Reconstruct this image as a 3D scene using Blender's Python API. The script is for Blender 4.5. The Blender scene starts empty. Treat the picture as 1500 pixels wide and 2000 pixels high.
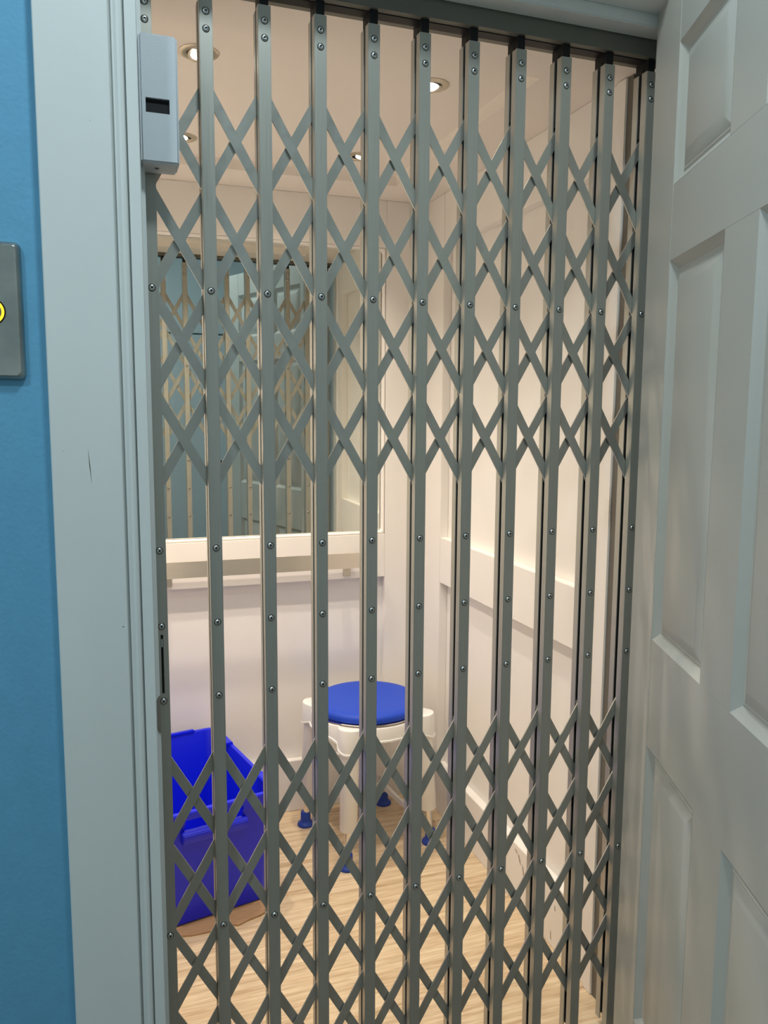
import bpy, bmesh, math, random
from mathutils import Vector, Matrix
random.seed(7)
S = bpy.context.scene
COL = S.collection
PI = math.pi

# ------------------------------------------------------------------ camera
cd = bpy.data.cameras.new('camera')
cam = bpy.data.objects.new('camera', cd)
COL.objects.link(cam)
S.camera = cam
cd.sensor_fit = 'VERTICAL'
cd.sensor_height = 24.0
cd.lens = 1578.06 / 2000.0 * 24.0
cd.clip_start = 0.02
R = ((0.9441602287742407, -0.32943232683162155, 0.005983681079194225),
     (-0.03468624070575812, -0.11743843886000793, -0.9924742202111971),
     (0.3276558058491503, 0.9368471354049205, -0.12230747228569522))
M = Matrix(((R[0][0], -R[1][0], -R[2][0]), (R[0][1], -R[1][1], -R[2][1]), (R[0][2], -R[1][2], -R[2][2]))).to_4x4()
M.translation = (-0.09173544, -1.47479418, 1.45963857)
cam.matrix_world = M

# ------------------------------------------------------------------ world, exposure
w = bpy.data.worlds.new('world')
S.world = w
w.use_nodes = True
w.node_tree.nodes['Background'].inputs[0].default_value = (0.55, 0.68, 0.75, 1)
w.node_tree.nodes['Background'].inputs[1].default_value = 0.05
S.view_settings.view_transform = 'Standard'
S.view_settings.look = 'None'
S.view_settings.exposure = 0.0
S.view_settings.gamma = 1.0
S.view_settings.use_curve_mapping = False
HALL_W = 15.0          # ceiling lamp of the hall
HALL_FILL_W = 22.0         # added fill lamp further down the hall
SPOT_W = 38.0           # each lift downlight
HALL_COL = (0.81, 0.955, 1.0)
WARM = (1.0, 0.87, 0.72)


def lamp(name, kind, loc, power, col, size, aim=None, **kw):
    l = bpy.data.lights.new(name, kind)
    l.energy = power
    l.color = col
    if kind == 'AREA':
        l.shape = 'DISK'
        l.size = size
    else:
        l.shadow_soft_size = size
    for k, v in kw.items():
        setattr(l, k, v)
    o = bpy.data.objects.new(name, l)
    COL.objects.link(o)
    o.location = loc
    if aim is not None:
        d = Vector(aim) - Vector(loc)
        o.rotation_euler = d.to_track_quat('-Z', 'Y').to_euler()
    return o


HALL_L = (0.22, -0.92, 3.10)
HALL_FILL_L = (-1.30, -1.50, 3.10)
lamp('hall_lamp', 'AREA', (HALL_L[0], HALL_L[1], HALL_L[2] - 0.075), HALL_W, HALL_COL, 0.24, aim=(HALL_L[0], HALL_L[1], 0))
lamp('hall_fill_lamp', 'AREA', (HALL_FILL_L[0], HALL_FILL_L[1], HALL_FILL_L[2] - 0.075), HALL_FILL_W, HALL_COL, 0.24, aim=(HALL_FILL_L[0], HALL_FILL_L[1], 0))


# ------------------------------------------------------------------ materials
def mat(name, col, rough=0.5, metal=0.0, var=0.0, vscale=8.0, bump=0.0, bscale=200.0, stretch=(1, 1, 1), emit=None, estr=0.0, spec=None, rvar=0.0, coat=0.0, aniso=0.0):
    m = bpy.data.materials.new(name)
    m.use_nodes = True
    nt = m.node_tree
    b = nt.nodes['Principled BSDF']
    b.inputs['Base Color'].default_value = (*col, 1)
    b.inputs['Roughness'].default_value = rough
    b.inputs['Metallic'].default_value = metal
    if spec is not None:
        b.inputs['Specular IOR Level'].default_value = spec
    if coat:
        b.inputs['Coat Weight'].default_value = coat
        b.inputs['Coat Roughness'].default_value = 0.15
    tc = nt.nodes.new('ShaderNodeTexCoord')
    mp = nt.nodes.new('ShaderNodeMapping')
    mp.inputs['Scale'].default_value = stretch
    nt.links.new(tc.outputs['Object'], mp.inputs['Vector'])
    if var or rvar:
        n = nt.nodes.new('ShaderNodeTexNoise')
        n.inputs['Scale'].default_value = vscale
        n.inputs['Detail'].default_value = 5
        nt.links.new(mp.outputs['Vector'], n.inputs['Vector'])
        if var:
            r = nt.nodes.new('ShaderNodeMapRange')
            r.inputs['From Min'].default_value = 0.3
            r.inputs['From Max'].default_value = 0.7
            r.inputs['To Min'].default_value = 1 - var
            r.inputs['To Max'].default_value = 1 + var
            nt.links.new(n.outputs['Fac'], r.inputs['Value'])
            mx = nt.nodes.new('ShaderNodeMix')
            mx.data_type = 'RGBA'
            mx.blend_type = 'MULTIPLY'
            mx.inputs[0].default_value = 1
            mx.inputs[6].default_value = (*col, 1)
            nt.links.new(r.outputs['Result'], mx.inputs[7])
            nt.links.new(mx.outputs[2], b.inputs['Base Color'])
        if rvar:
            r2 = nt.nodes.new('ShaderNodeMapRange')
            r2.inputs['From Min'].default_value = 0.3
            r2.inputs['From Max'].default_value = 0.7
            r2.inputs['To Min'].default_value = rough - rvar
            r2.inputs['To Max'].default_value = rough + rvar
            nt.links.new(n.outputs['Fac'], r2.inputs['Value'])
            nt.links.new(r2.outputs['Result'], b.inputs['Roughness'])
    if bump:
        n2 = nt.nodes.new('ShaderNodeTexNoise')
        n2.inputs['Scale'].default_value = bscale
        n2.inputs['Detail'].default_value = 3
        nt.links.new(mp.outputs['Vector'], n2.inputs['Vector'])
        bp = nt.nodes.new('ShaderNodeBump')
        bp.inputs['Strength'].default_value = bump
        bp.inputs['Distance'].default_value = 0.002
        nt.links.new(n2.outputs['Fac'], bp.inputs['Height'])
        nt.links.new(bp.outputs['Normal'], b.inputs['Normal'])
    if emit:
        b.inputs['Emission Color'].default_value = (*emit, 1)
        b.inputs['Emission Strength'].default_value = estr
    return m


PAINT_LIFT = mat('lift_white_paint', (0.87, 0.84, 0.80), 0.45, bump=0.05, bscale=260, var=0.012, vscale=5)
PAINT_CEIL = mat('lift_ceiling_paint', (0.86, 0.80, 0.74), 0.7, bump=0.05, bscale=300)
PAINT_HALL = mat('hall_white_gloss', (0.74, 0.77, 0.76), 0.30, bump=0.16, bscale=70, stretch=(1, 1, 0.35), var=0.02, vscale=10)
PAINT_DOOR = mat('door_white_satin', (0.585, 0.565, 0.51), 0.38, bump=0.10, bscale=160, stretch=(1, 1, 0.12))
PAINT_BLUE = mat('blue_wall_paint', (0.13, 0.385, 0.60), 0.55, bump=0.30, bscale=130, var=0.03, vscale=30)
PAINT_PALE = mat('pale_blue_wall_paint', (0.74, 0.80, 0.79), 0.5, bump=0.1, bscale=150)
PAINT_HCEIL = mat('hall_ceiling_paint', (0.80, 0.80, 0.78), 0.8)
HALL_FLOOR = mat('hall_carpet', (0.20, 0.175, 0.14), 0.95, bump=0.5, bscale=400, var=0.15, vscale=60)
ALU = mat('satin_anodised_aluminium', (0.43, 0.42, 0.375), 0.42, metal=0.6, bump=0.04, bscale=60, stretch=(14, 14, 0.25), var=0.04, vscale=30, rvar=0.04)
STRAP_ALU = mat('satin_strap_aluminium', (0.47, 0.46, 0.415), 0.33, metal=0.65, bump=0.03, bscale=90, var=0.03, vscale=40, rvar=0.04)
STEEL = mat('bright_screw_steel', (0.62, 0.63, 0.63), 0.22, metal=1.0)
BLACK = mat('black_plastic', (0.006, 0.006, 0.007), 0.5, spec=0.3)
GAP_FILL = mat('dark_gap_filler', (0.035, 0.032, 0.03), 0.6)
TRACK = mat('dull_track_metal', (0.17, 0.165, 0.14), 0.5, metal=0.3, var=0.05, vscale=20)
STAINLESS = mat('brushed_stainless', (0.76, 0.71, 0.62), 0.34, metal=0.85, bump=0.008, bscale=80, stretch=(0.6, 12, 12), rvar=0.03, vscale=30)
PLATE = mat('dark_brushed_steel', (0.36, 0.365, 0.335), 0.34, metal=0.95, var=0.16, vscale=18, rvar=0.07)
BOXG = mat('grey_powder_coat', (0.58, 0.62, 0.66), 0.42, bump=0.18, bscale=500)
MIRROR = mat('silvered_glass', (0.76, 0.79, 0.73), 0.0, metal=1.0)
BLUE_BIN = mat('blue_polypropylene', (0.004, 0.014, 0.74), 0.34, bump=0.06, bscale=150)
BLUE_SEAT = mat('blue_seat_plastic', (0.016, 0.065, 0.52), 0.5, spec=0.25)
BLUE_FOOT = mat('blue_rubber', (0.012, 0.05, 0.33), 0.5)
STOOL_W = mat('white_stool_plastic', (0.84, 0.83, 0.80), 0.35)
TUBE = mat('polished_alu_tube', (0.72, 0.70, 0.68), 0.22, metal=1.0)
UNLIT_EDGE = mat('unlit_edge_grey', (0.13, 0.12, 0.10), 0.6)  # shade of the car's unlit front edge, put into the colour
CARD = mat('brown_cardboard', (0.46, 0.28, 0.15), 0.9, var=0.10, vscale=22, bump=0.3, bscale=60, stretch=(1, 12, 1))
BRASS = mat('dull_brass', (0.16, 0.10, 0.07), 0.35, metal=0.9)
STRIKE = mat('worn_latch_metal', (0.40, 0.36, 0.32), 0.35, metal=0.9)
RING_Y = mat('yellow_ring_lamp', (0.9, 0.6, 0.05), 0.4, emit=(1.0, 0.58, 0.01), estr=1.5)
LAMP_E = mat('downlight_lamp', (1, 0.95, 0.85), 0.3, emit=(1.0, 0.90, 0.74), estr=12)
TRIM_M = mat('downlight_satin_trim', (0.60, 0.54, 0.43), 0.3, metal=0.7)
HALL_E = mat('hall_lamp_diffuser', (0.9, 0.95, 1), 0.5, emit=(0.74, 0.93, 1.0), estr=3)


def lift_floor_mat():
    m = bpy.data.materials.new('light_oak_vinyl')
    m.use_nodes = True
    nt = m.node_tree
    b = nt.nodes['Principled BSDF']
    b.inputs['Roughness'].default_value = 0.42
    tc = nt.nodes.new('ShaderNodeTexCoord')
    mp = nt.nodes.new('ShaderNodeMapping')
    mp.inputs['Scale'].default_value = (1.1, 17, 1)
    mp.inputs['Rotation'].default_value = (0, 0, math.radians(-3))
    nt.links.new(tc.outputs['Object'], mp.inputs['Vector'])
    n1 = nt.nodes.new('ShaderNodeTexNoise')
    n1.inputs['Scale'].default_value = 3.2
    n1.inputs['Detail'].default_value = 9
    n1.inputs['Roughness'].default_value = 0.62
    n1.inputs['Distortion'].default_value = 0.5
    nt.links.new(mp.outputs['Vector'], n1.inputs['Vector'])
    cr = nt.nodes.new('ShaderNodeValToRGB')
    e = cr.color_ramp.elements
    e[0].position = 0.30
    e[0].color = (0.46, 0.31, 0.18, 1)
    e[1].position = 0.66
    e[1].color = (0.78, 0.64, 0.44, 1)
    k = e.new(0.47)
    k.color = (0.66, 0.50, 0.32, 1)
    nt.links.new(n1.outputs['Fac'], cr.inputs['Fac'])
    n2 = nt.nodes.new('ShaderNodeTexNoise')
    n2.inputs['Scale'].default_value = 14
    n2.inputs['Detail'].default_value = 6
    nt.links.new(mp.outputs['Vector'], n2.inputs['Vector'])
    r = nt.nodes.new('ShaderNodeMapRange')
    r.inputs['From Min'].default_value = 0.35
    r.inputs['From Max'].default_value = 0.65
    r.inputs['To Min'].default_value = 0.88
    r.inputs['To Max'].default_value = 1.08
    nt.links.new(n2.outputs['Fac'], r.inputs['Value'])
    mx = nt.nodes.new('ShaderNodeMix')
    mx.data_type = 'RGBA'
    mx.blend_type = 'MULTIPLY'
    mx.inputs[0].default_value = 1
    nt.links.new(cr.outputs['Color'], mx.inputs[6])
    nt.links.new(r.outputs['Result'], mx.inputs[7])
    nt.links.new(mx.outputs[2], b.inputs['Base Color'])
    return m


OAK = lift_floor_mat()


# ------------------------------------------------------------------ helpers
def box(bm, x0, x1, y0, y1, z0, z1):
    vs = [bm.verts.new((x, y, z)) for x in (x0, x1) for y in (y0, y1) for z in (z0, z1)]
    for f in ((0, 1, 3, 2), (4, 6, 7, 5), (0, 4, 5, 1), (2, 3, 7, 6), (0, 2, 6, 4), (1, 5, 7, 3)):
        bm.faces.new([vs[i] for i in f])
    return vs


def prism(bm, pts, z0, z1, axis='z'):
    """polygon (a,b) extruded along the axis; for z: (x,y), for y: (x,z), for x: (y,z)"""
    def P(a, b, c):
        return (a, b, c) if axis == 'z' else ((a, c, b) if axis == 'y' else (c, a, b))
    lo = [bm.verts.new(P(a, b, z0)) for a, b in pts]
    hi = [bm.verts.new(P(a, b, z1)) for a, b in pts]
    n = len(pts)
    bm.faces.new(lo)
    bm.faces.new(hi)
    for i in range(n):
        bm.faces.new((lo[i], lo[(i + 1) % n], hi[(i + 1) % n], hi[i]))


def loft(bm, rings, cap0=True, cap1=True):
    vr = [[bm.verts.new(p) for p in r] for r in rings]
    n = len(vr[0])
    for a, b in zip(vr, vr[1:]):
        for i in range(n):
            bm.faces.new((a[i], a[(i + 1) % n], b[(i + 1) % n], b[i]))
    if cap0:
        bm.faces.new(vr[0])
    if cap1:
        bm.faces.new(vr[-1])
    return vr


def lathe(bm, prof, seg=24, mtx=None):
    rings = []
    for r, z in prof:
        rings.append([(r * math.cos(2 * PI * i / seg), r * math.sin(2 * PI * i / seg), z) for i in range(seg)])
    before = len(bm.verts)
    vr = loft(bm, rings, prof[0][0] > 1e-6, prof[-1][0] > 1e-6)
    if mtx is not None:
        for ring in vr:
            for v in ring:
                v.co = mtx @ v.co
    return vr


def rrect(wd, dp, r, z, cx=0, cy=0, n=5):
    pts = []
    for sx, sy, a0 in ((1, 1, 0), (-1, 1, 90), (-1, -1, 180), (1, -1, 270)):
        for i in range(n + 1):
            a = math.radians(a0 + 90 * i / n)
            pts.append((cx + sx * (wd / 2 - r) + r * math.cos(a), cy + sy * (dp / 2 - r) + r * math.sin(a), z))
    return pts


def fin(bm, bev=0.0, seg=2, ang=35):
    bmesh.ops.remove_doubles(bm, verts=bm.verts, dist=1e-6)
    bmesh.ops.recalc_face_normals(bm, faces=bm.faces)
    if bev > 0:
        ed = [e for e in bm.edges if len(e.link_faces) == 2 and e.calc_face_angle(0) > math.radians(ang)]
        bmesh.ops.bevel(bm, geom=ed, offset=bev, segments=seg, affect='EDGES', clamp_overlap=True)
    return bm


def mesh(name, bm, m, smooth=0):
    me = bpy.data.meshes.new(name)
    bm.to_mesh(me)
    bm.free()
    for k in (m if isinstance(m, (list, tuple)) else [m]):
        me.materials.append(k)
    if smooth:
        for p in me.polygons:
            p.use_smooth = True
        me.set_sharp_from_angle(angle=math.radians(smooth))
    return me


def put(name, me, parent=None, loc=(0, 0, 0), rot=(0, 0, 0)):
    o = bpy.data.objects.new(name, me)
    COL.objects.link(o)
    o.location = loc
    o.rotation_euler = rot
    if parent is not None:
        o.parent = parent
    return o


def obj(name, bm, m, parent=None, smooth=0, loc=(0, 0, 0), rot=(0, 0, 0)):
    return put(name, mesh(name, bm, m, smooth), parent, loc, rot)


def bx(name, m, parent, x0, x1, y0, y1, z0, z1, bev=0.0, seg=2):
    bm = bmesh.new()
    box(bm, x0, x1, y0, y1, z0, z1)
    fin(bm, bev, seg)
    return obj(name, bm, m, parent, 40 if bev else 0)


def thing(name, label, cat, loc=(0, 0, 0), rz=0.0, group=None):
    o = bpy.data.objects.new(name, None)
    COL.objects.link(o)
    o.empty_display_size = 0.05
    o.location = loc
    o.rotation_euler = (0, 0, rz)
    return tag(o, label, cat, group)


def tag(o, label, cat, group=None):
    o['label'] = label
    o['category'] = cat
    if group:
        o['group'] = group
    return o


def struct(o):
    o['kind'] = 'structure'
    return o


# ================================================================== SETTING
XR, XL, YB, YF = 1.033, -0.25, 1.295, 0.11
RC = 0.03
ZC = 2.195
# ---- lift car floor
f0 = struct(bx('floor', OAK, None, XL - 0.06, XR + 0.06, -0.040, YB + 0.08, -0.04, 0.0))
# ---- lift car ceiling: flat border with a shallow raised tray
TX0, TX1, TY0, TY1, TH = -0.07, 0.853, 0.20, 1.118, 0.030
bm = bmesh.new()
box(bm, XL - 0.06, TX0, 0.054, YB + 0.08, ZC, ZC + 0.06)
box(bm, TX1, XR + 0.06, 0.054, YB + 0.08, ZC, ZC + 0.06)
box(bm, TX0, TX1, 0.054, TY0, ZC, ZC + 0.06)
box(bm, TX0, TX1, TY1, YB + 0.08, ZC, ZC + 0.06)
fin(bm)
ce = struct(obj('ceiling', bm, PAINT_CEIL))
bm = bmesh.new()
n = 5
# coved riser up to the tray
def cove(t):
    a = t * PI / 2
    return 0.006 * (1 - math.cos(a)), TH * math.sin(a)
rings = []
for i in range(n + 1):
    d, h = cove(i / n)
    rings.append([(TX0 + d, TY0 + d, ZC + h), (TX1 - d, TY0 + d, ZC + h), (TX1 - d, TY1 - d, ZC + h), (TX0 + d, TY1 - d, ZC + h)])
loft(bm, rings, False, True)
bmesh.ops.recalc_face_normals(bm, faces=bm.faces)
bmesh.ops.reverse_faces(bm, faces=bm.faces)
obj('tray_panel', bm, PAINT_CEIL, ce)


def framed_wall(name, along, face, out, a0, a1, stiles, rails, rec, mtl):
    """wall whose backing board is recessed behind separate stiles and rails.
    along 'x' or 'y'; face = plane coordinate; out = +1/-1 direction away from the lift room"""
    def B(nm, parent, p0, p1, d0, d1, z0, z1, bev=0.0):
        lo, hi = sorted((face + out * d0, face + out * d1))
        if along == 'x':
            return bx(nm, mtl, parent, p0, p1, lo, hi, z0, z1, bev)
        return bx(nm, mtl, parent, lo, hi, p0, p1, z0, z1, bev)
    wl = struct(B(name, None, a0, a1, rec, rec + 0.03, 0, ZC))
    for p0, p1 in stiles:
        B('stile', wl, p0, p1, 0, rec, 0, ZC, 0.0015)
    for p0, p1, z0, z1 in rails:
        B('rail', wl, p0, p1, 0.0004, rec, z0, z1, 0.0015)
    return wl


framed_wall('wall_back', 'x', YB, 1, XL - 0.03, XR + 0.03, [(XL - 0.03, -0.115), (0.881, XR)],
            [(-0.115, 0.881, 0, 0.193), (-0.115, 0.881, 0.858, 1.018), (-0.115, 0.881, 2.034, ZC)], RC, PAINT_LIFT)
framed_wall('wall_right', 'y', XR, 1, YF, YB, [(YF + 0.052, 0.215), (1.135, YB)],
            [(0.215, 1.135, 0, 0.186), (0.215, 1.135, 0.858, 1.021), (0.215, 1.135, 2.02, ZC)], RC, PAINT_LIFT)
framed_wall('wall_left', 'y', XL, -1, YF, YB, [(YF, 0.215), (1.135, YB)],
            [(0.215, 1.135, 0, 0.186), (0.215, 1.135, 0.858, 1.021), (0.215, 1.135, 2.02, ZC)], RC, PAINT_LIFT)
# front edge post of the car, right side, and front cheek on the left
struct(bx('trim_1', PAINT_LIFT, None, XR - 0.006, XR + 0.06, YF + 0.015, YF + 0.0515, 0, ZC - 0.001, 0.002))
struct(bx('wall_front', PAINT_LIFT, None, XL - 0.06, -0.06, YF - 0.04, YF, 0, ZC))
struct(bx('trim_2', UNLIT_EDGE, None, XR - 0.001, XR + 0.06, YF - 0.004, YF + 0.0145, 0, ZC - 0.001))

# ---- landing wall around the opening (hall side), painted blue
WY0, WY1 = -0.106, 0.062
OPL, OPR, OPT = -0.030, 1.040, 2.26
HC = 3.10
bm = bmesh.new()
box(bm, -2.6, OPL - 0.02, WY0, WY1, -0.02, HC)
box(bm, OPR + 0.005, 2.3, WY0, WY1, -0.02, HC)
box(bm, OPL - 0.02, OPR + 0.005, WY0, WY1, OPT, HC)
fin(bm)
struct(obj('wall_hall_blue', bm, PAINT_BLUE))
# hall shell
struct(bx('floor_hall', HALL_FLOOR, None, -2.6, 2.3, -2.75, -0.0405, -0.06, -0.001))
struct(bx('ceiling_hall', PAINT_HCEIL, None, -2.6, 2.3, -2.75, WY1, HC, HC + 0.05))
struct(bx('wall_hall_back', PAINT_PALE, None, -2.6, 2.3, -2.80, -2.75, 0, HC))
struct(bx('wall_hall_left', PAINT_PALE, None, -2.65, -2.6, -2.8, WY1, 0, HC))
struct(bx('wall_hall_right', PAINT_PALE, None, 2.3, 2.35, -2.8, WY1, 0, HC))
# shaft side so nothing is open beside the car
struct(bx('wall_shaft', mat('raw_shaft_plaster', (0.35, 0.33, 0.31), 0.9), None, 1.12, 1.16, WY1, 1.5, 0, 2.5))

# ---- door casing on the left: broad board, bead, inner fillet, stop
cas = bmesh.new()
YA = -0.128
prof = [(-0.1655, WY0 + 0.001), (-0.1655, YA + 0.002), (-0.1640, YA), (-0.0617, YA), (-0.0602, YA + 0.0015), (-0.0592, YA + 0.013), (-0.0572, YA + 0.013), (-0.0562, YA + 0.007), (-0.0537, YA + 0.0065),
        (-0.0522, YA + 0.005), (-0.0492, YA + 0.0022), (-0.0457, YA + 0.0015), (-0.0417, YA + 0.003), (-0.0397, YA + 0.0065),
        (-0.0391, YA + 0.014), (-0.0377, YA + 0.014), (-0.0370, YA + 0.006), (-0.0205, YA + 0.006), (-0.0192, YA + 0.0075), (-0.0185, -0.034), (-0.0300, -0.034), (-0.0300, WY0 + 0.001)]
prism(cas, prof, 0, 2.36)
fin(cas)
c1 = struct(obj('trim_3', cas, PAINT_HALL, None, 25))
bm = bmesh.new()
box(bm, -0.029, -0.0080, -0.0335, -0.003, 0, 2.213)
fin(bm, 0.002)
struct(obj('trim_4', bm, PAINT_HALL, None, 30))
# head: soffit strips and casing above the opening
struct(bx('trim_5', PAINT_HALL, None, -0.0285, OPR, -0.053, -0.006, 2.213, 2.262, 0.002))
struct(bx('trim_6', PAINT_HALL, None, -0.0183, OPR + 0.02, -0.120, -0.0535, 2.236, 2.275, 0.002))
bm = bmesh.new()
prism(bm, [(WY0 + 0.001, 2.2762), (-0.1215, 2.2762), (-0.1215, 2.244), (-0.127, 2.246), (-0.128, 2.25), (-0.128, 2.40), (WY0 + 0.001, 2.40)], -0.1655, 1.20, 'x')
fin(bm)
struct(obj('trim_7', bm, PAINT_HALL, None, 25))
# right jamb lining and casing (behind the open door)
struct(bx('trim_8', PAINT_HALL, None, 1.040, 1.062, -0.127, 0.06, 0, 2.21, 0.002))
struct(bx('trim_9', PAINT_HALL, None, 1.0625, 1.19, -0.1275, WY0 - 0.0005, 0, 2.2435, 0.003))
# landing lining behind the gate on the left
struct(bx('trim_10', PAINT_HALL, None, OPL - 0.02, -0.0295, -0.033, 0.06, 0, 2.21, 0.001))


# ================================================================== OPEN DOOR (panelled leaf, part of the setting)
def panelled_door(W, H, T, st, rails, mull, mtl):
    """leaf in local coords: x 0..W from hinge, y 0..T, z 0..H, visible face at y=0 and y=T"""
    sL = [(0, st), (W - st, W)]
    mx0, mx1 = W / 2 - mull / 2, W / 2 + mull / 2
    bm = bmesh.new()
    box(bm, 0, W, T / 2 - 0.005, T / 2 + 0.005, 0, H)
    root = obj('door_1', bm, mtl)
    for a, b in sL:
        bx('stile', mtl, root, a, b, 0, T, 0, H, 0.0015)
    for z0, z1 in rails:
        bx('rail', mtl, root, st, W - st, 0.0003, T - 0.0003, z0, z1, 0.0003)
    for (a, b), (c, d) in zip(rails, rails[1:]):
        bx('mullion', mtl, root, mx0, mx1, 0.0003, T - 0.0003, b, c, 0.0003)
    for (a, b), (c, d) in zip(rails, rails[1:]):
        for x0, x1 in ((st, mx0), (mx1, W - st)):
            bm = bmesh.new()
            for side in (0, 1):
                def ring(ins, dep):
                    y = dep if side == 0 else T - dep
                    return [(x0 + ins, y, b + ins), (x1 - ins, y, b + ins), (x1 - ins, y, c - ins), (x0 + ins, y, c - ins)]
                loft(bm, [ring(0, 0.0002), ring(0.004, 0.004), ring(0.010, 0.0075), ring(0.016, 0.0125), ring(0.019, 0.0125), ring(0.021, 0.011),
                          ring(0.024, 0.0115), ring(0.046, 0.004), ring(0.048, 0.0035)], False, True)
            bmesh.ops.recalc_face_normals(bm, faces=bm.faces)
            obj('door_panel', bm, mtl, root, 22)
    return root


KD = 1.0364
def zd(z):
    return 1.4596 + (z - 1.4596) * KD
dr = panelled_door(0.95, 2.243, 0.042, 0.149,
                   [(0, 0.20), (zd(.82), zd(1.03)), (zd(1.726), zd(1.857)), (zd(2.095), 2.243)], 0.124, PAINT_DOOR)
dr['kind'] = 'structure'
ang = math.atan2(-0.93333532, -0.35900581)
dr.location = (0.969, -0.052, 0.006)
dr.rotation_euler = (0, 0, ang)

# ================================================================== GATE TRACK
tr = thing('gate_track', 'dull grey metal head track that carries the folding gate', 'track')
bm = bmesh.new()
box(bm, -0.028, 1.038, -0.004, 0.0, 2.181, 2.222)
box(bm, -0.028, 1.038, 0.048, 0.052, 2.181, 2.222)
box(bm, -0.028, 1.038, -0.004, 0.052, 2.222, 2.226)
box(bm, -0.028, 1.038, 0.0, 0.0115, 2.181, 2.184)
box(bm, -0.028, 1.038, 0.0365, 0.048, 2.181, 2.184)
fin(bm)
obj('rail_channel', bm, TRACK, tr)
bx('slot_liner', BLACK, tr, -0.028, 1.038, 0.0118, 0.0362, 2.1795, 2.2)

# ================================================================== FOLDING GATE
gate = thing('folding_gate', 'silver aluminium collapsible lattice gate closed across the lift entrance', 'gate')
ZT, ZB0 = 2.156, 0.02
HW = 0.0112
FD, G0, G1, BD = 0.018, 0.018, 0.0284, 0.0464
ZRIV = (2.130, 2.102, 1.6698, 1.2122, 1.0737, 0.9340, 0.4724)


def channel(slot=None, hw=HW):
    bm = bmesh.new()
    if slot is None:
        # U section, open towards the lattice gap
        t = 0.0022
        prism(bm, [(-hw, 0), (hw, 0), (hw, FD), (hw - t, FD), (hw - t, t), (-hw + t, t), (-hw + t, FD), (-hw, FD)], ZB0, ZT)
    else:
        s0, s1, sw = slot
        for a, b in ((ZB0, s0), (s1, ZT)):
            box(bm, -hw, hw, 0, 0.0022, a, b)
        box(bm, -hw, -sw, 0, 0.0022, s0, s1)
        box(bm, sw, hw, 0, 0.0022, s0, s1)
        box(bm, -hw, -hw + 0.0022, 0.0022, FD, ZB0, ZT)
        box(bm, hw - 0.0022, hw, 0.0022, FD, ZB0, ZT)
    fin(bm)
    if slot is None:
        ed = [e for e in bm.edges if abs(e.verts[0].co.y) < 1e-5 and abs(e.verts[1].co.y) < 1e-5]
        bmesh.ops.bevel(bm, geom=ed, offset=0.0009, segments=2, affect='EDGES')
    return bm


me_front = mesh('picket', channel(), ALU, 40)
me_lead = mesh('picket', channel((0.948, 1.058, 0.0022)), ALU, 40)
bmb = channel()
for v in bmb.verts:
    v.co.y = BD - v.co.y
bmesh.ops.recalc_face_normals(bmb, faces=bmb.faces)
me_back = mesh('rear_channel', bmb, ALU, 40)
bm = bmesh.new()
box(bm, -0.0032, 0.0032, 0.004, BD - 0.004, ZB0 + 0.01, ZT - 0.004)
me_core = mesh('gap_filler', fin(bm), GAP_FILL)  # added filler core that keeps the gap between the channels dark
bm = bmesh.new()
box(bm, -0.0075, 0.0075, 0.0025, BD - 0.0025, 2.10, 2.1805)
box(bm, -0.0045, 0.0045, 0.012, 0.036, 2.1795, 2.20)
box(bm, -0.0085, 0.0085, 0.0182, 0.0282, 2.03, 2.165)
me_run = mesh('roller_block', fin(bm), BLACK)
# button head screw with a dark socket
bm = bmesh.new()
lathe(bm, [(0.0056, 0), (0.0056, 0.0006), (0.0050, 0.0018), (0.0036, 0.0028), (0.0022, 0.0031), (0.0019, 0.0030)], 20)
for f in bm.faces:
    f.material_index = 0
n0 = len(bm.faces)
vr = lathe(bm, [(0.0019, 0.0030), (0.0017, 0.0012), (0.0, 0.0011)], 6)
bm.faces.ensure_lookup_table()
for i in range(n0, len(bm.faces)):
    bm.faces[i].material_index = 1
capf = [f for f in bm.faces if f.index >= 0]
bmesh.ops.remove_doubles(bm, verts=bm.verts, dist=1e-6)
# remove the flat cap that would hide the socket
for f in [f for f in bm.faces if len(f.verts) == 20 and f.calc_center_median().z > 0.002]:
    bm.faces.remove(f)
bmesh.ops.recalc_face_normals(bm, faces=bm.faces)
# washer rim, dark
vr = lathe(bm, [(0.0064, 0.0), (0.0064, 0.0003), (0.0056, 0.0004)], 20)
for f in bm.faces:
    if all(v.co.xy.length > 0.0055 for v in f.verts) and f.calc_center_median().z < 0.00045 and len(f.verts) == 4:
        f.material_index = 1
me_screw = mesh('screw', bm, [STEEL, BLACK], 50)

for k in range(11):
    x = 0.1 * k
    pk = put('picket', me_lead if k == 0 else me_front, gate, (x, 0, 0))
    if k == 0:
        pk['label'] = 'leading upright of the gate with a narrow key slot'
    put('rear_channel', me_back, pk)
    put('gap_filler', me_core, pk)
    put('roller_block', me_run, pk)
    for z in ZRIV:
        rr = random.uniform(0, PI)
        put('screw', me_screw, pk, (0, 0.0001, z), (PI / 2, rr, 0))
        put('screw', me_screw, pk, (0, BD - 0.0001, z), (-PI / 2, rr, 0))
    if k == 0:
        bx('key_slot_liner', BLACK, pk, -0.0025, 0.0025, 0.0025, 0.0035, 0.947, 1.059)
        bx('latch_hook', STEEL, pk, -0.0012, 0.0012, 0.0005, 0.0024, 1.035, 1.050, 0.0003)

# scissor straps
DZ = 0.1745


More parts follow.
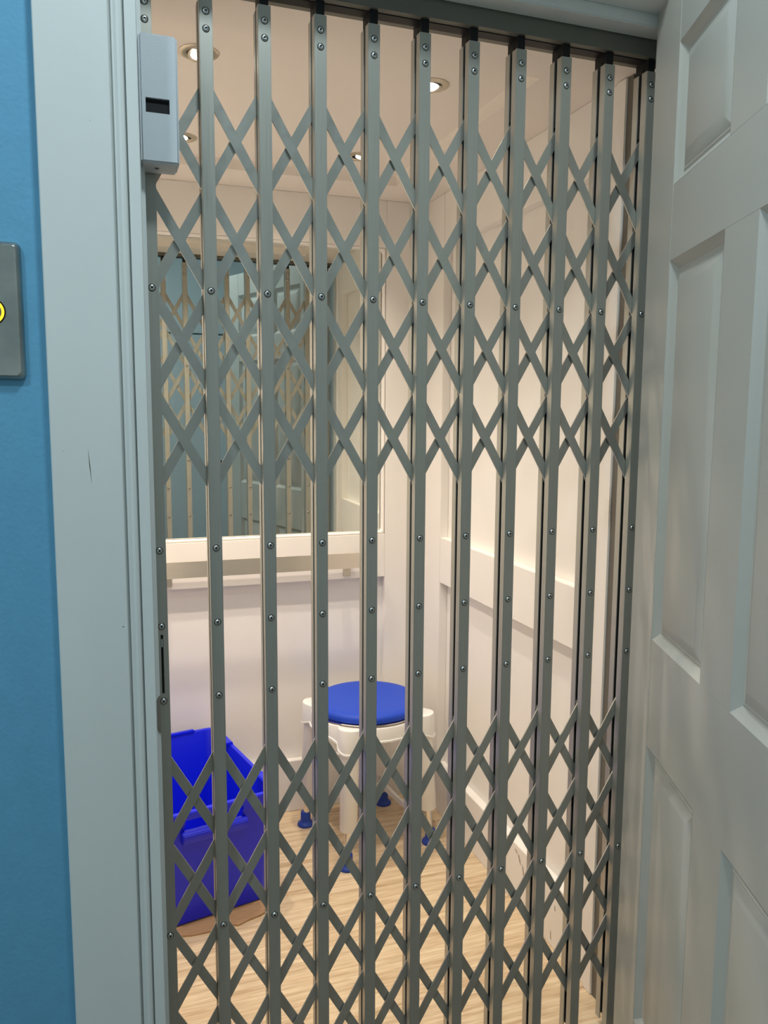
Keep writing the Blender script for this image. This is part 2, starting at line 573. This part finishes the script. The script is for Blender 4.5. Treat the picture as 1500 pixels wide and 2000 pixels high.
def strap_mesh(sgn, cells):
    """flat strap from the origin node down to the right (sgn -1) or up to the right (+1) over n cells"""
    L = math.hypot(0.1, DZ)
    ux, uz = 0.1 / L, sgn * DZ / L
    px, pz = -uz, ux
    hw = 0.0089
    tot = L * cells
    bm = bmesh.new()
    e = 0.0075
    pts = []
    for s, t in ((-e, -hw * .55), (-e + 0.004, -hw), (tot + e - 0.004, -hw), (tot + e, -hw * .55), (tot + e, hw * .55), (tot + e - 0.004, hw), (-e + 0.004, hw), (-e, hw * .55)):
        pts.append((ux * s + px * t, uz * s + pz * t))
    prism(bm, pts, 0, 0.0030, 'y')
    fin(bm)
    return mesh('scissor_strap', bm, STRAP_ALU)


cache = {}
YFR, YBK = 0.0188, 0.0250
wash = []
for zmid, front_sgn in ((1.6690, -1), (0.4700, 1)):
    ztop = zmid + 2 * DZ
    zbot = zmid - 2 * DZ
    for sgn in (-1, 1):
        yy = YFR if sgn == front_sgn else YBK
        for s in range(-3, 10):
            k0, k1 = max(s, 0), min(s + 4, 10)
            if k1 <= k0:
                continue
            c = k1 - k0
            if (sgn, c) not in cache:
                cache[(sgn, c)] = strap_mesh(sgn, c)
            z = (ztop if sgn < 0 else zbot) + sgn * DZ * (k0 - s)
            put('scissor_strap', cache[(sgn, c)], gate, (0.1 * k0, yy, z))
    for k in range(10):
        for j in range(4):
            wash.append((0.1 * k + 0.05, ztop - DZ * (j + 0.5)))
bm = bmesh.new()
for x, z in wash:
    lathe(bm, [(0.0068, 0.0219), (0.0068, 0.0249)], 10, Matrix.Translation((x, 0, z)) @ Matrix(((1, 0, 0, 0), (0, 0, 1, 0), (0, 1, 0, 0), (0, 0, 0, 1))))
bmesh.ops.recalc_face_normals(bm, faces=bm.faces)
wo = obj('pivot_washers', bm, BLACK, gate)
wo['kind'] = 'stuff'

# ================================================================== LOCK BOX on the frame
lb = thing('gate_lock_box', 'grey metal lock box with a small black window on the door frame', 'lock box', (-0.0150, -0.0650, 1.8575))
bm = bmesh.new()
box(bm, 0, 0.0605, 0, 0.064, 0, 0.1970)
fin(bm, 0.0035, 3)
# cut the window opening
body = obj('case', bm, BOXG, lb, 40)
bm = bmesh.new()
box(bm, 0.0092, 0.0463, -0.01, 0.012, 0.0768, 0.0994)
cut = obj('cutter', fin(bm), BOXG, lb)
bpy.context.view_layer.update()
md = body.modifiers.new('b', 'BOOLEAN')
md.object = cut
md.solver = 'EXACT'
dg = bpy.context.evaluated_depsgraph_get()
nm = bpy.data.meshes.new_from_object(body.evaluated_get(dg))
body.modifiers.clear()
body.data = nm
bpy.data.objects.remove(cut)
bm = bmesh.new()
box(bm, 0.0093, 0.0462, 0.0055, 0.0118, 0.0769, 0.0993)
box(bm, 0.0105, 0.0450, 0.0035, 0.0056, 0.0950, 0.0965)
fin(bm, 0.0004)
obj('dark_window', bm, BLACK, lb)
bm = bmesh.new()
lathe(bm, [(0.0040, 0.0), (0.0040, -0.0008), (0.0026, -0.0009), (0.0026, 0.0008)], 20, Matrix.Translation((0.026, 0.030, 0.0)))
bmesh.ops.recalc_face_normals(bm, faces=bm.faces)
obj('screw', bm, PLATE, lb, 40)

# ================================================================== CALL BUTTON PLATE
cp = thing('call_button_plate', 'dark brushed steel call button plate on the blue wall', 'call button', (-0.2870, WY0, 1.5055))
bm = bmesh.new()
W2, H2 = 0.091, 0.2040
def pr(ins, y, r):
    pts = rrect(W2 - 2 * ins, H2 - 2 * ins, r, 0, W2 / 2, H2 / 2)
    return [(a, -y, b) for a, b, _ in pts]
loft(bm, [pr(0, 0.0, 0.010), pr(0, 0.004, 0.010), pr(0.0015, 0.008, 0.009), pr(0.0055, 0.0135, 0.006), pr(0.0066, 0.0142, 0.0055), pr(0.0085, 0.0140, 0.005)])
bmesh.ops.recalc_face_normals(bm, faces=bm.faces)
obj('face_plate', bm, PLATE, cp, 35)
MY = Matrix.Translation((0.0470, 0, 0.1000)) @ Matrix(((1, 0, 0, 0), (0, 0, -1, 0), (0, 1, 0, 0), (0, 0, 0, 1)))
bm = bmesh.new()
lathe(bm, [(0.0205, 0.0139), (0.0205, 0.0150), (0.0185, 0.0152), (0.0185, 0.0139)], 40, MY)
bmesh.ops.recalc_face_normals(bm, faces=bm.faces)
pb = obj('push_button', bm, BLACK, cp, 40)
bm = bmesh.new()
lathe(bm, [(0.0184, 0.0141), (0.0184, 0.0155), (0.0148, 0.0158), (0.0148, 0.0141)], 40, MY)
bmesh.ops.recalc_face_normals(bm, faces=bm.faces)
obj('yellow_ring', bm, RING_Y, pb, 40)
bm = bmesh.new()
lathe(bm, [(0.0147, 0.0141), (0.0147, 0.0168), (0.0135, 0.0174), (0.0, 0.0170)], 40, MY)
bmesh.ops.recalc_face_normals(bm, faces=bm.faces)
obj('button_cap', bm, PLATE, pb, 40)

# ================================================================== LATCH KEEPER in the jamb edge
bm = bmesh.new()
pts = []
for i in range(13):
    a = -PI / 2 + PI * i / 12
    pts.append((-0.0080 - 0.0095 * math.cos(a), 0.922 + 0.035 * math.sin(a)))
pts.append((-0.0080, 0.957))
prism(bm, pts[:-1], -0.0352, -0.0336, 'y')
fin(bm, 0.0004)
tag(obj('latch_keeper', bm, STRIKE), 'worn half-oval metal latch keeper let into the left door frame edge', 'latch')

# ================================================================== LIFT MIRROR
mr = thing('wall_mirror', 'large frameless mirror set in the upper back wall of the lift', 'mirror', (0, 0, 0))
gl = bx('glass', MIRROR, mr, -0.490, 0.490, -0.0015, 0.0015, -0.504, 0.504)
gl.location = (0.378, 1.3218, 1.5265)
gl.rotation_euler = (math.radians(0.20), 0, math.radians(-0.30))
bm = bmesh.new()
def fr(ins, y, r):
    return [(a + 0.383, y, b) for a, b, _ in rrect(0.993 - 2 * ins, 1.0155 - 2 * ins, r, 0, 0, 1.0263 + 0.5 - 0.0002)]
loft(bm, [fr(0, 1.3245, 0.004), fr(0, 1.300, 0.004), fr(0.002, 1.2975, 0.006), fr(0.006, 1.2975, 0.010), fr(0.0075, 1.300, 0.011), fr(0.0085, 1.3173, 0.012)], False, False)
bmesh.ops.recalc_face_normals(bm, faces=bm.faces)
obj('bead_surround', bm, PAINT_LIFT, mr, 35)

# ================================================================== HANDRAIL
hr = thing('handrail', 'flat brushed steel handrail on the lift back wall below the mirror', 'handrail')
bm = bmesh.new()
path = [(-0.020, 1.290)]
for i in range(7):
    a = i / 6 * PI / 2
    path.append((-0.020 + 0.03 * (1 - math.cos(a)) - 0.0, 1.26 - 0.025 * math.sin(a)))
path = [(-0.02, 1.294), (-0.02, 1.262), (-0.016, 1.248), (-0.006, 1.238), (0.008, 1.234), (0.784, 1.234), (0.798, 1.238), (0.808, 1.248), (0.812, 1.262), (0.812, 1.294)]
t = 0.006
outer = path
inner = [(-0.014, 1.294), (-0.014, 1.263), (-0.010, 1.252), (-0.002, 1.244), (0.010, 1.240), (0.782, 1.240), (0.794, 1.244), (0.802, 1.252), (0.806, 1.263), (0.806, 1.294)]
prism(bm, outer + inner[::-1], 0.9085, 0.9630)
fin(bm)
obj('rail_bar', bm, STAINLESS, hr, 30)
for x in (0.105, 0.734):
    bm = bmesh.new()
    box(bm, x - 0.014, x + 0.014, 1.2405, 1.246, 0.912, 0.960)
    box(bm, x - 0.014, x + 0.014, 1.246, 1.2948, 0.9125, 0.9175)
    box(bm, x - 0.014, x + 0.014, 1.290, 1.2948, 0.870, 0.9125)
    fin(bm, 0.0008)
    obj('bracket', bm, STAINLESS, hr, 30)

# ================================================================== DOWNLIGHTS
DL = [((0.136, 0.398), 'recessed downlight nearest the gate on the left of the lift ceiling', (-0.15, -0.30)),
      ((0.671, 0.388), 'recessed downlight nearest the gate on the right of the lift ceiling', (-0.10, -0.25)),
      ((0.152, 0.965), 'recessed downlight at the back left of the lift ceiling', (-0.2, -0.1)),
      ((0.676, 0.955), 'recessed downlight at the back right of the lift ceiling', (0.25, 0.1))]
ZTRAY = ZC + TH
bm = bmesh.new()
lathe(bm, [(0.0430, 0.0), (0.0430, -0.0015), (0.0410, -0.0030), (0.0330, -0.0042), (0.0275, -0.0040), (0.0265, -0.0030), (0.0265, 0.0)], 40)
bmesh.ops.recalc_face_normals(bm, faces=bm.faces)
me_ring = mesh('trim_ring', bm, TRIM_M, 40)
bm = bmesh.new()
lathe(bm, [(0.0264, -0.0012), (0.0, -0.0012)], 32)
me_gap = mesh('dark_recess', bm, BLACK)
bm = bmesh.new()
lathe(bm, [(0.0250, 0.0015), (0.0250, -0.0035), (0.0235, -0.0040), (0.0205, -0.0025)], 32)
me_gim = mesh('gimbal', bm, TRIM_M, 40)
bm = bmesh.new()
lathe(bm, [(0.0206, -0.0020), (0.0150, -0.0035), (0.0, -0.0045)], 32)
bmesh.ops.recalc_face_normals(bm, faces=bm.faces)
me_lamp = mesh('lamp_face', bm, LAMP_E, 60)
for i, ((x, y), lab, tilt) in enumerate(DL):
    d = thing('downlight', lab, 'downlight', (x, y, ZTRAY), 0, 'downlights in the lift ceiling')
    put('trim_ring', me_ring, d)
    put('dark_recess', me_gap, d)
    g = put('gimbal', me_gim, d, (0, 0, -0.0015), (tilt[1], tilt[0], 0))
    put('lamp_face', me_lamp, g)
    lamp('downlight_beam', 'SPOT', (x, y, ZTRAY - 0.022), SPOT_W * (1.0 if x < 0.4 else 0.64), WARM, 0.018, aim=(x + (-0.15 if x < 0.4 else -0.65), y + 0.10, 0), spot_size=math.radians(124), spot_blend=1.0)

# ================================================================== STORAGE BIN
bn = thing('storage_bin', 'open deep blue plastic storage bin in the left of the lift', 'bin', (0.117, 0.985, 0.0075), math.radians(12))
BW, BL, BH = 0.40, 0.565, 0.352
bm = bmesh.new()
rings = []
def RR(w_, l_, z, r):
    return rrect(w_, l_, r, z)
rings = [RR(BW - 0.07, BL - 0.09, 0.0, 0.025), RR(BW - 0.062, BL - 0.082, 0.004, 0.028), RR(BW - 0.022, BL - 0.026, BH - 0.045, 0.030),
         RR(BW - 0.020, BL - 0.024, BH - 0.036, 0.030), RR(BW - 0.006, BL - 0.006, BH - 0.034, 0.034), RR(BW - 0.002, BL - 0.002, BH - 0.003, 0.035),
         RR(BW - 0.006, BL - 0.006, BH, 0.034), RR(BW - 0.028, BL - 0.032, BH, 0.028), RR(BW - 0.032, BL - 0.036, BH - 0.004, 0.027),
         RR(BW - 0.068, BL - 0.088, 0.008, 0.024), RR(BW - 0.080, BL - 0.100, 0.005, 0.018)]
loft(bm, rings)
bmesh.ops.recalc_face_normals(bm, faces=bm.faces)
shell = obj('shell', bm, BLUE_BIN, bn, 35)
bm = bmesh.new()
box(bm, -0.085, 0.085, -BL / 2 - 0.05, -BL / 2 + 0.06, BH - 0.060, BH - 0.022)
cut = obj('cutter', fin(bm), BLUE_BIN, bn)
bpy.context.view_layer.update()
md = shell.modifiers.new('b', 'BOOLEAN')
md.object = cut
md.solver = 'EXACT'
dg = bpy.context.evaluated_depsgraph_get()
nm = bpy.data.meshes.new_from_object(shell.evaluated_get(dg))
shell.modifiers.clear()
shell.data = nm
bpy.data.objects.remove(cut)
# hand grip: rounded lip under the opening
bm = bmesh.new()
yf = -BL / 2
prism(bm, [(yf + 0.016, BH - 0.058), (yf + 0.000, BH - 0.055), (yf - 0.007, BH - 0.062), (yf - 0.008, BH - 0.074), (yf - 0.002, BH - 0.090), (yf + 0.016, BH - 0.096)], -0.095, 0.095, 'x')
fin(bm, 0.002)
obj('grip_lip', bm, BLUE_BIN, bn, 40)
# raised stacking steps on the rim
for x0, x1, y0, y1 in ((-0.198, -0.172, 0.10, 0.26), (0.172, 0.198, 0.10, 0.26), (0.172, 0.198, -0.26, -0.15), (-0.198, -0.172, -0.26, -0.15), (-0.12, 0.12, 0.262, 0.280)):
    bm = bmesh.new()
    box(bm, x0, x1, y0, y1, BH - 0.004, BH + 0.007)
    fin(bm, 0.003)
    obj('rim_step', bm, BLUE_BIN, bn, 40)

# ================================================================== CARDBOARD
bm = bmesh.new()
pts = [(-0.10, 0.665), (0.062, 0.690), (0.100, 0.682), (0.150, 0.683), (0.205, 0.697), (0.232, 0.686), (0.262, 0.700), (0.302, 0.712), (0.328, 0.728), (0.345, 0.775), (0.330, 0.90), (0.28, 1.16), (-0.15, 1.08)]
vt = [bm.verts.new((x, y, 0.0055 + (0.0015 if i in (7, 8, 9) else 0.0))) for i, (x, y) in enumerate(pts)]
vb = [bm.verts.new((x, y, 0.0010 + (0.0015 if i in (7, 8, 9) else 0.0))) for i, (x, y) in enumerate(pts)]
c_t = bm.verts.new((0.10, 0.90, 0.0055))
c_b = bm.verts.new((0.10, 0.90, 0.0010))
n = len(pts)
for i in range(n):
    j = (i + 1) % n
    bm.faces.new((vt[i], vt[j], c_t))
    bm.faces.new((vb[j], vb[i], c_b))
    bm.faces.new((vt[j], vt[i], vb[i], vb[j]))
bmesh.ops.recalc_face_normals(bm, faces=bm.faces)
cb = tag(obj('cardboard_sheet', bm, CARD), 'flattened brown cardboard sheet under the blue bin', 'cardboard')

# ================================================================== SHOWER STOOL
SX, SY = 0.737, 1.058
st = thing('shower_stool', 'round shower stool with a blue seat and white frame in the lift', 'stool', (SX, SY, 0))
bm = bmesh.new()
RS = 0.183
lathe(bm, [(0.0, 0.466), (RS - 0.004, 0.466), (RS, 0.469), (RS + 0.001, 0.480), (RS - 0.003, 0.488), (RS - 0.011, 0.4925), (RS - 0.03, 0.4935), (RS - 0.09, 0.4915), (0.0, 0.4905)], 72)
bmesh.ops.recalc_face_normals(bm, faces=bm.faces)
obj('seat', bm, BLUE_SEAT, st, 40)
bm = bmesh.new()
lathe(bm, [(RS - 0.01, 0.4560), (RS + 0.004, 0.4620), (RS + 0.004, 0.4655), (RS - 0.01, 0.4655)], 72)
bmesh.ops.recalc_face_normals(bm, faces=bm.faces)
obj('swivel_ring', bm, TUBE, st, 40)
LEGA = [math.radians(a) for a in (56, 146, 236, 326)]


def rad(th, base, c, a):
    r = base
    for L in LEGA:
        p = (th - L + PI) % (2 * PI) - PI
        if abs(p) < PI / 2 and abs(c * math.sin(p)) < a:
            q = c * math.cos(p) + math.sqrt(a * a - (c * math.sin(p)) ** 2)
            r = max(r, q)
    return r


def lobe(th):
    m_ = 0
    for L in LEGA:
        p = (th - L + PI) % (2 * PI) - PI
        m_ = max(m_, max(0.0, 1 - abs(p) / 0.42))
    return m_ * m_ * (3 - 2 * m_)


bm = bmesh.new()
N = 144
def fring(off, zf, base=0.192):
    out = []
    for i in range(N):
        th = 2 * PI * i / N
        r = rad(th, base, 0.192, 0.041) + off
        out.append((r * math.cos(th), r * math.sin(th), zf(th)))
    return out
zt = lambda th: 0.456
zb = lambda th: 0.410 - 0.030 * lobe(th)
loft(bm, [[(0.150 * math.cos(2 * PI * i / N), 0.150 * math.sin(2 * PI * i / N), 0.440) for i in range(N)],
          [(0.176 * math.cos(2 * PI * i / N), 0.176 * math.sin(2 * PI * i / N), 0.4555) for i in range(N)],
          fring(-0.006, lambda th: 0.4565 + 0.006 * lobe(th)), fring(-0.002, lambda th: 0.4552 + 0.006 * lobe(th)), fring(0, lambda th: 0.451 + 0.006 * lobe(th)), fring(0.002, lambda th: zb(th) + 0.006),
          fring(0.0055, lambda th: zb(th) + 0.005), fring(0.0060, zb), fring(-0.001, zb), fring(-0.004, lambda th: zb(th) + 0.01), fring(-0.007, lambda th: 0.445)], False, False)
bm.verts.ensure_lookup_table()
bmesh.ops.recalc_face_normals(bm, faces=bm.faces)
obj('frame', bm, STOOL_W, st, 40)


def tapered(p0, p1, prof, seg, m, name, parent, sm=40):
    """profile (t along p0->p1 in metres, radius)"""
    d = (Vector(p1) - Vector(p0)).normalized()
    q = d.to_track_quat('Z', 'X').to_matrix().to_4x4()
    bm_ = bmesh.new()
    lathe(bm_, [(r, t_) for t_, r in prof], seg, Matrix.Translation(p0) @ q)
    bmesh.ops.recalc_face_normals(bm_, faces=bm_.faces)
    return obj(name, bm_, m, parent, sm)


FEET = []
for i, a in enumerate(LEGA):
    top = Vector((0.193 * math.cos(a), 0.193 * math.sin(a), 0.436))
    ft = Vector((0.226 * math.cos(a), 0.226 * math.sin(a), 0.0))
    dirn = (ft - top).normalized()
    L = (ft - top).length
    ls = (0.436 - 0.124) / 0.436 * L
    leg = tapered(top, ft, [(0.0, 0.0315), (ls - 0.030, 0.0285), (ls - 0.0295, 0.0282), (ls - 0.004, 0.0280), (ls, 0.0260), (ls, 0.0120)], 32, STOOL_W, 'leg', st)
    tapered(top, ft, [(ls - 0.01, 0.0115), (L - 0.012, 0.0115)], 24, TUBE, 'tube', leg)
    bm = bmesh.new()
    lathe(bm, [(0.0285, 0.0), (0.0292, 0.002), (0.0292, 0.006), (0.0265, 0.010), (0.0195, 0.015), (0.0180, 0.020), (0.0172, 0.048), (0.0160, 0.050), (0.0118, 0.050)], 32)
    bmesh.ops.recalc_face_normals(bm, faces=bm.faces)
    obj('foot', bm, BLUE_FOOT, leg, 40, (ft.x, ft.y, 0))
    FEET.append((top, ft))
# low cross rails joining the rear legs
def at_h(i, z):
    t_, f_ = FEET[i]
    return t_ + (f_ - t_) * ((0.436 - z) / 0.436)
for i, j in ((0, 1), (3, 0)):
    a, b = at_h(i, 0.078), at_h(j, 0.078)
    d = (b - a)
    u = d.normalized()
    nrm = Vector((-u.y, u.x, 0))
    bm = bmesh.new()
    rings = []
    for s in range(9):
        t_ = s / 8
        c = a + d * t_ + Vector((0, 0, -0.012 + 0.012 * (2 * t_ - 1) ** 2))
        hh = 0.009 + 0.004 * (2 * t_ - 1) ** 2
        rings.append([tuple(c + nrm * 0.006 + Vector((0, 0, hh))), tuple(c - nrm * 0.006 + Vector((0, 0, hh))), tuple(c - nrm * 0.006 - Vector((0, 0, hh))), tuple(c + nrm * 0.006 - Vector((0, 0, hh)))])
    loft(bm, rings)
    fin(bm)
    obj('cross_rail', bm, STOOL_W, st, 30)

# ================================================================== MARKS
def smudge(parent, pts3, nrm, m, name):
    bm_ = bmesh.new()
    n_ = Vector(nrm)
    a_ = [bm_.verts.new(Vector(p)) for p in pts3]
    b_ = [bm_.verts.new(Vector(p) + n_ * 0.0003) for p in pts3]
    bm_.faces.new(b_)
    k_ = len(a_)
    for i_ in range(k_):
        bm_.faces.new((a_[i_], a_[(i_ + 1) % k_], b_[(i_ + 1) % k_], b_[i_]))
    bmesh.ops.recalc_face_normals(bm_, faces=bm_.faces)
    return obj(name, bm_, m, parent)


SCUFF = mat('scuff_rubber', (0.40, 0.34, 0.29), 0.8, var=0.3, vscale=90)
DARKM = mat('bare_wood_nick', (0.10, 0.07, 0.05), 0.8)
wr = bpy.data.objects['wall_right']
for cy_, cz_, a_, b_, t_ in ((0.530, 0.166, 0.010, 0.004, 0.5), (0.510, 0.150, 0.014, 0.005, 1.1), (0.487, 0.128, 0.018, 0.004, 1.3), (0.310, 0.118, 0.010, 0.0035, 1.4), (0.327, 0.030, 0.016, 0.002, 1.4)):
    pts_ = []
    for i_ in range(14):
        q_ = 2 * PI * i_ / 14
        r_ = 0.7 + 0.5 * random.random()
        u_, v_ = a_ * r_ * math.cos(q_), b_ * r_ * math.sin(q_)
        pts_.append((XR + 0.0003, cy_ + u_ * math.cos(t_) - v_ * math.sin(t_), cz_ + u_ * math.sin(t_) + v_ * math.cos(t_)))
    smudge(wr, pts_, (-1, 0, 0), SCUFF, 'scuff_mark')
def nick(x0_, z0_, x1_, z1_, w_):
    dx_, dz_ = x1_ - x0_, z1_ - z0_
    l_ = math.hypot(dx_, dz_)
    px_, pz_ = -dz_ / l_ * w_, dx_ / l_ * w_
    mx_, mz_ = (x0_ + x1_) / 2, (z0_ + z1_) / 2
    smudge(c1, [(x0_, YA, z0_), (mx_ + px_, YA, mz_ + pz_), (x1_, YA, z1_), (mx_ - px_, YA, mz_ - pz_)], (0, -1, 0), DARKM, 'paint_nick')
nick(-0.1113, 1.3993, -0.1079, 1.3471, 0.0006)
nick(-0.0695, 1.1119, -0.0665, 1.1115, 0.0009)
nick(-0.1478, 1.3975, -0.1468, 1.3971, 0.0005)
nick(-0.0910, 1.8910, -0.0902, 1.8906, 0.0005)

# ================================================================== HALL THINGS (door seen in the mirror, fill lamp added)
for nm_, L_, lab in (('ceiling_lamp', HALL_L, 'round flush ceiling lamp in the hall above the gate'), ('ceiling_lamp', HALL_FILL_L, 'added round flush fill lamp further along the hall')):
    t_ = thing(nm_, lab, 'ceiling lamp', (L_[0], L_[1], HC))
    bm = bmesh.new()
    lathe(bm, [(0.165, 0), (0.165, -0.03), (0.158, -0.036), (0.150, -0.030)], 48)
    bmesh.ops.recalc_face_normals(bm, faces=bm.faces)
    obj('lamp_base', bm, STOOL_W, t_, 40)
    bm = bmesh.new()
    lathe(bm, [(0.150, -0.030), (0.14, -0.050), (0.10, -0.062), (0, -0.067)], 48)
    bmesh.ops.recalc_face_normals(bm, faces=bm.faces)
    obj('diffuser', bm, HALL_E, t_, 60)
# hall door with a dark knob, reflected in the lift mirror
d2 = struct(bx('door_2', PAINT_HALL, None, 0.05, 0.88, -2.748, -2.715, 0.005, 2.05, 0.002))
bm = bmesh.new()
lathe(bm, [(0.026, 0), (0.026, 0.004), (0.010, 0.008), (0.010, 0.03), (0.026, 0.038), (0.030, 0.052), (0.022, 0.066), (0, 0.070)], 32, Matrix.Translation((0.80, -2.715, 1.0)) @ Matrix(((1, 0, 0, 0), (0, 0, 1, 0), (0, 1, 0, 0), (0, 0, 0, 1))))
bmesh.ops.recalc_face_normals(bm, faces=bm.faces)
obj('door_knob', bm, BRASS, d2, 40)
for x0, x1, z0, z1 in ((-0.04, 0.04, 0, 2.13), (0.89, 0.97, 0, 2.13), (-0.04, 0.97, 2.06, 2.14)):
    struct(bx('trim_11', PAINT_HALL, None, x0, x1, -2.749, -2.70 if z0 == 0 else -2.699, z0, z1, 0.004))
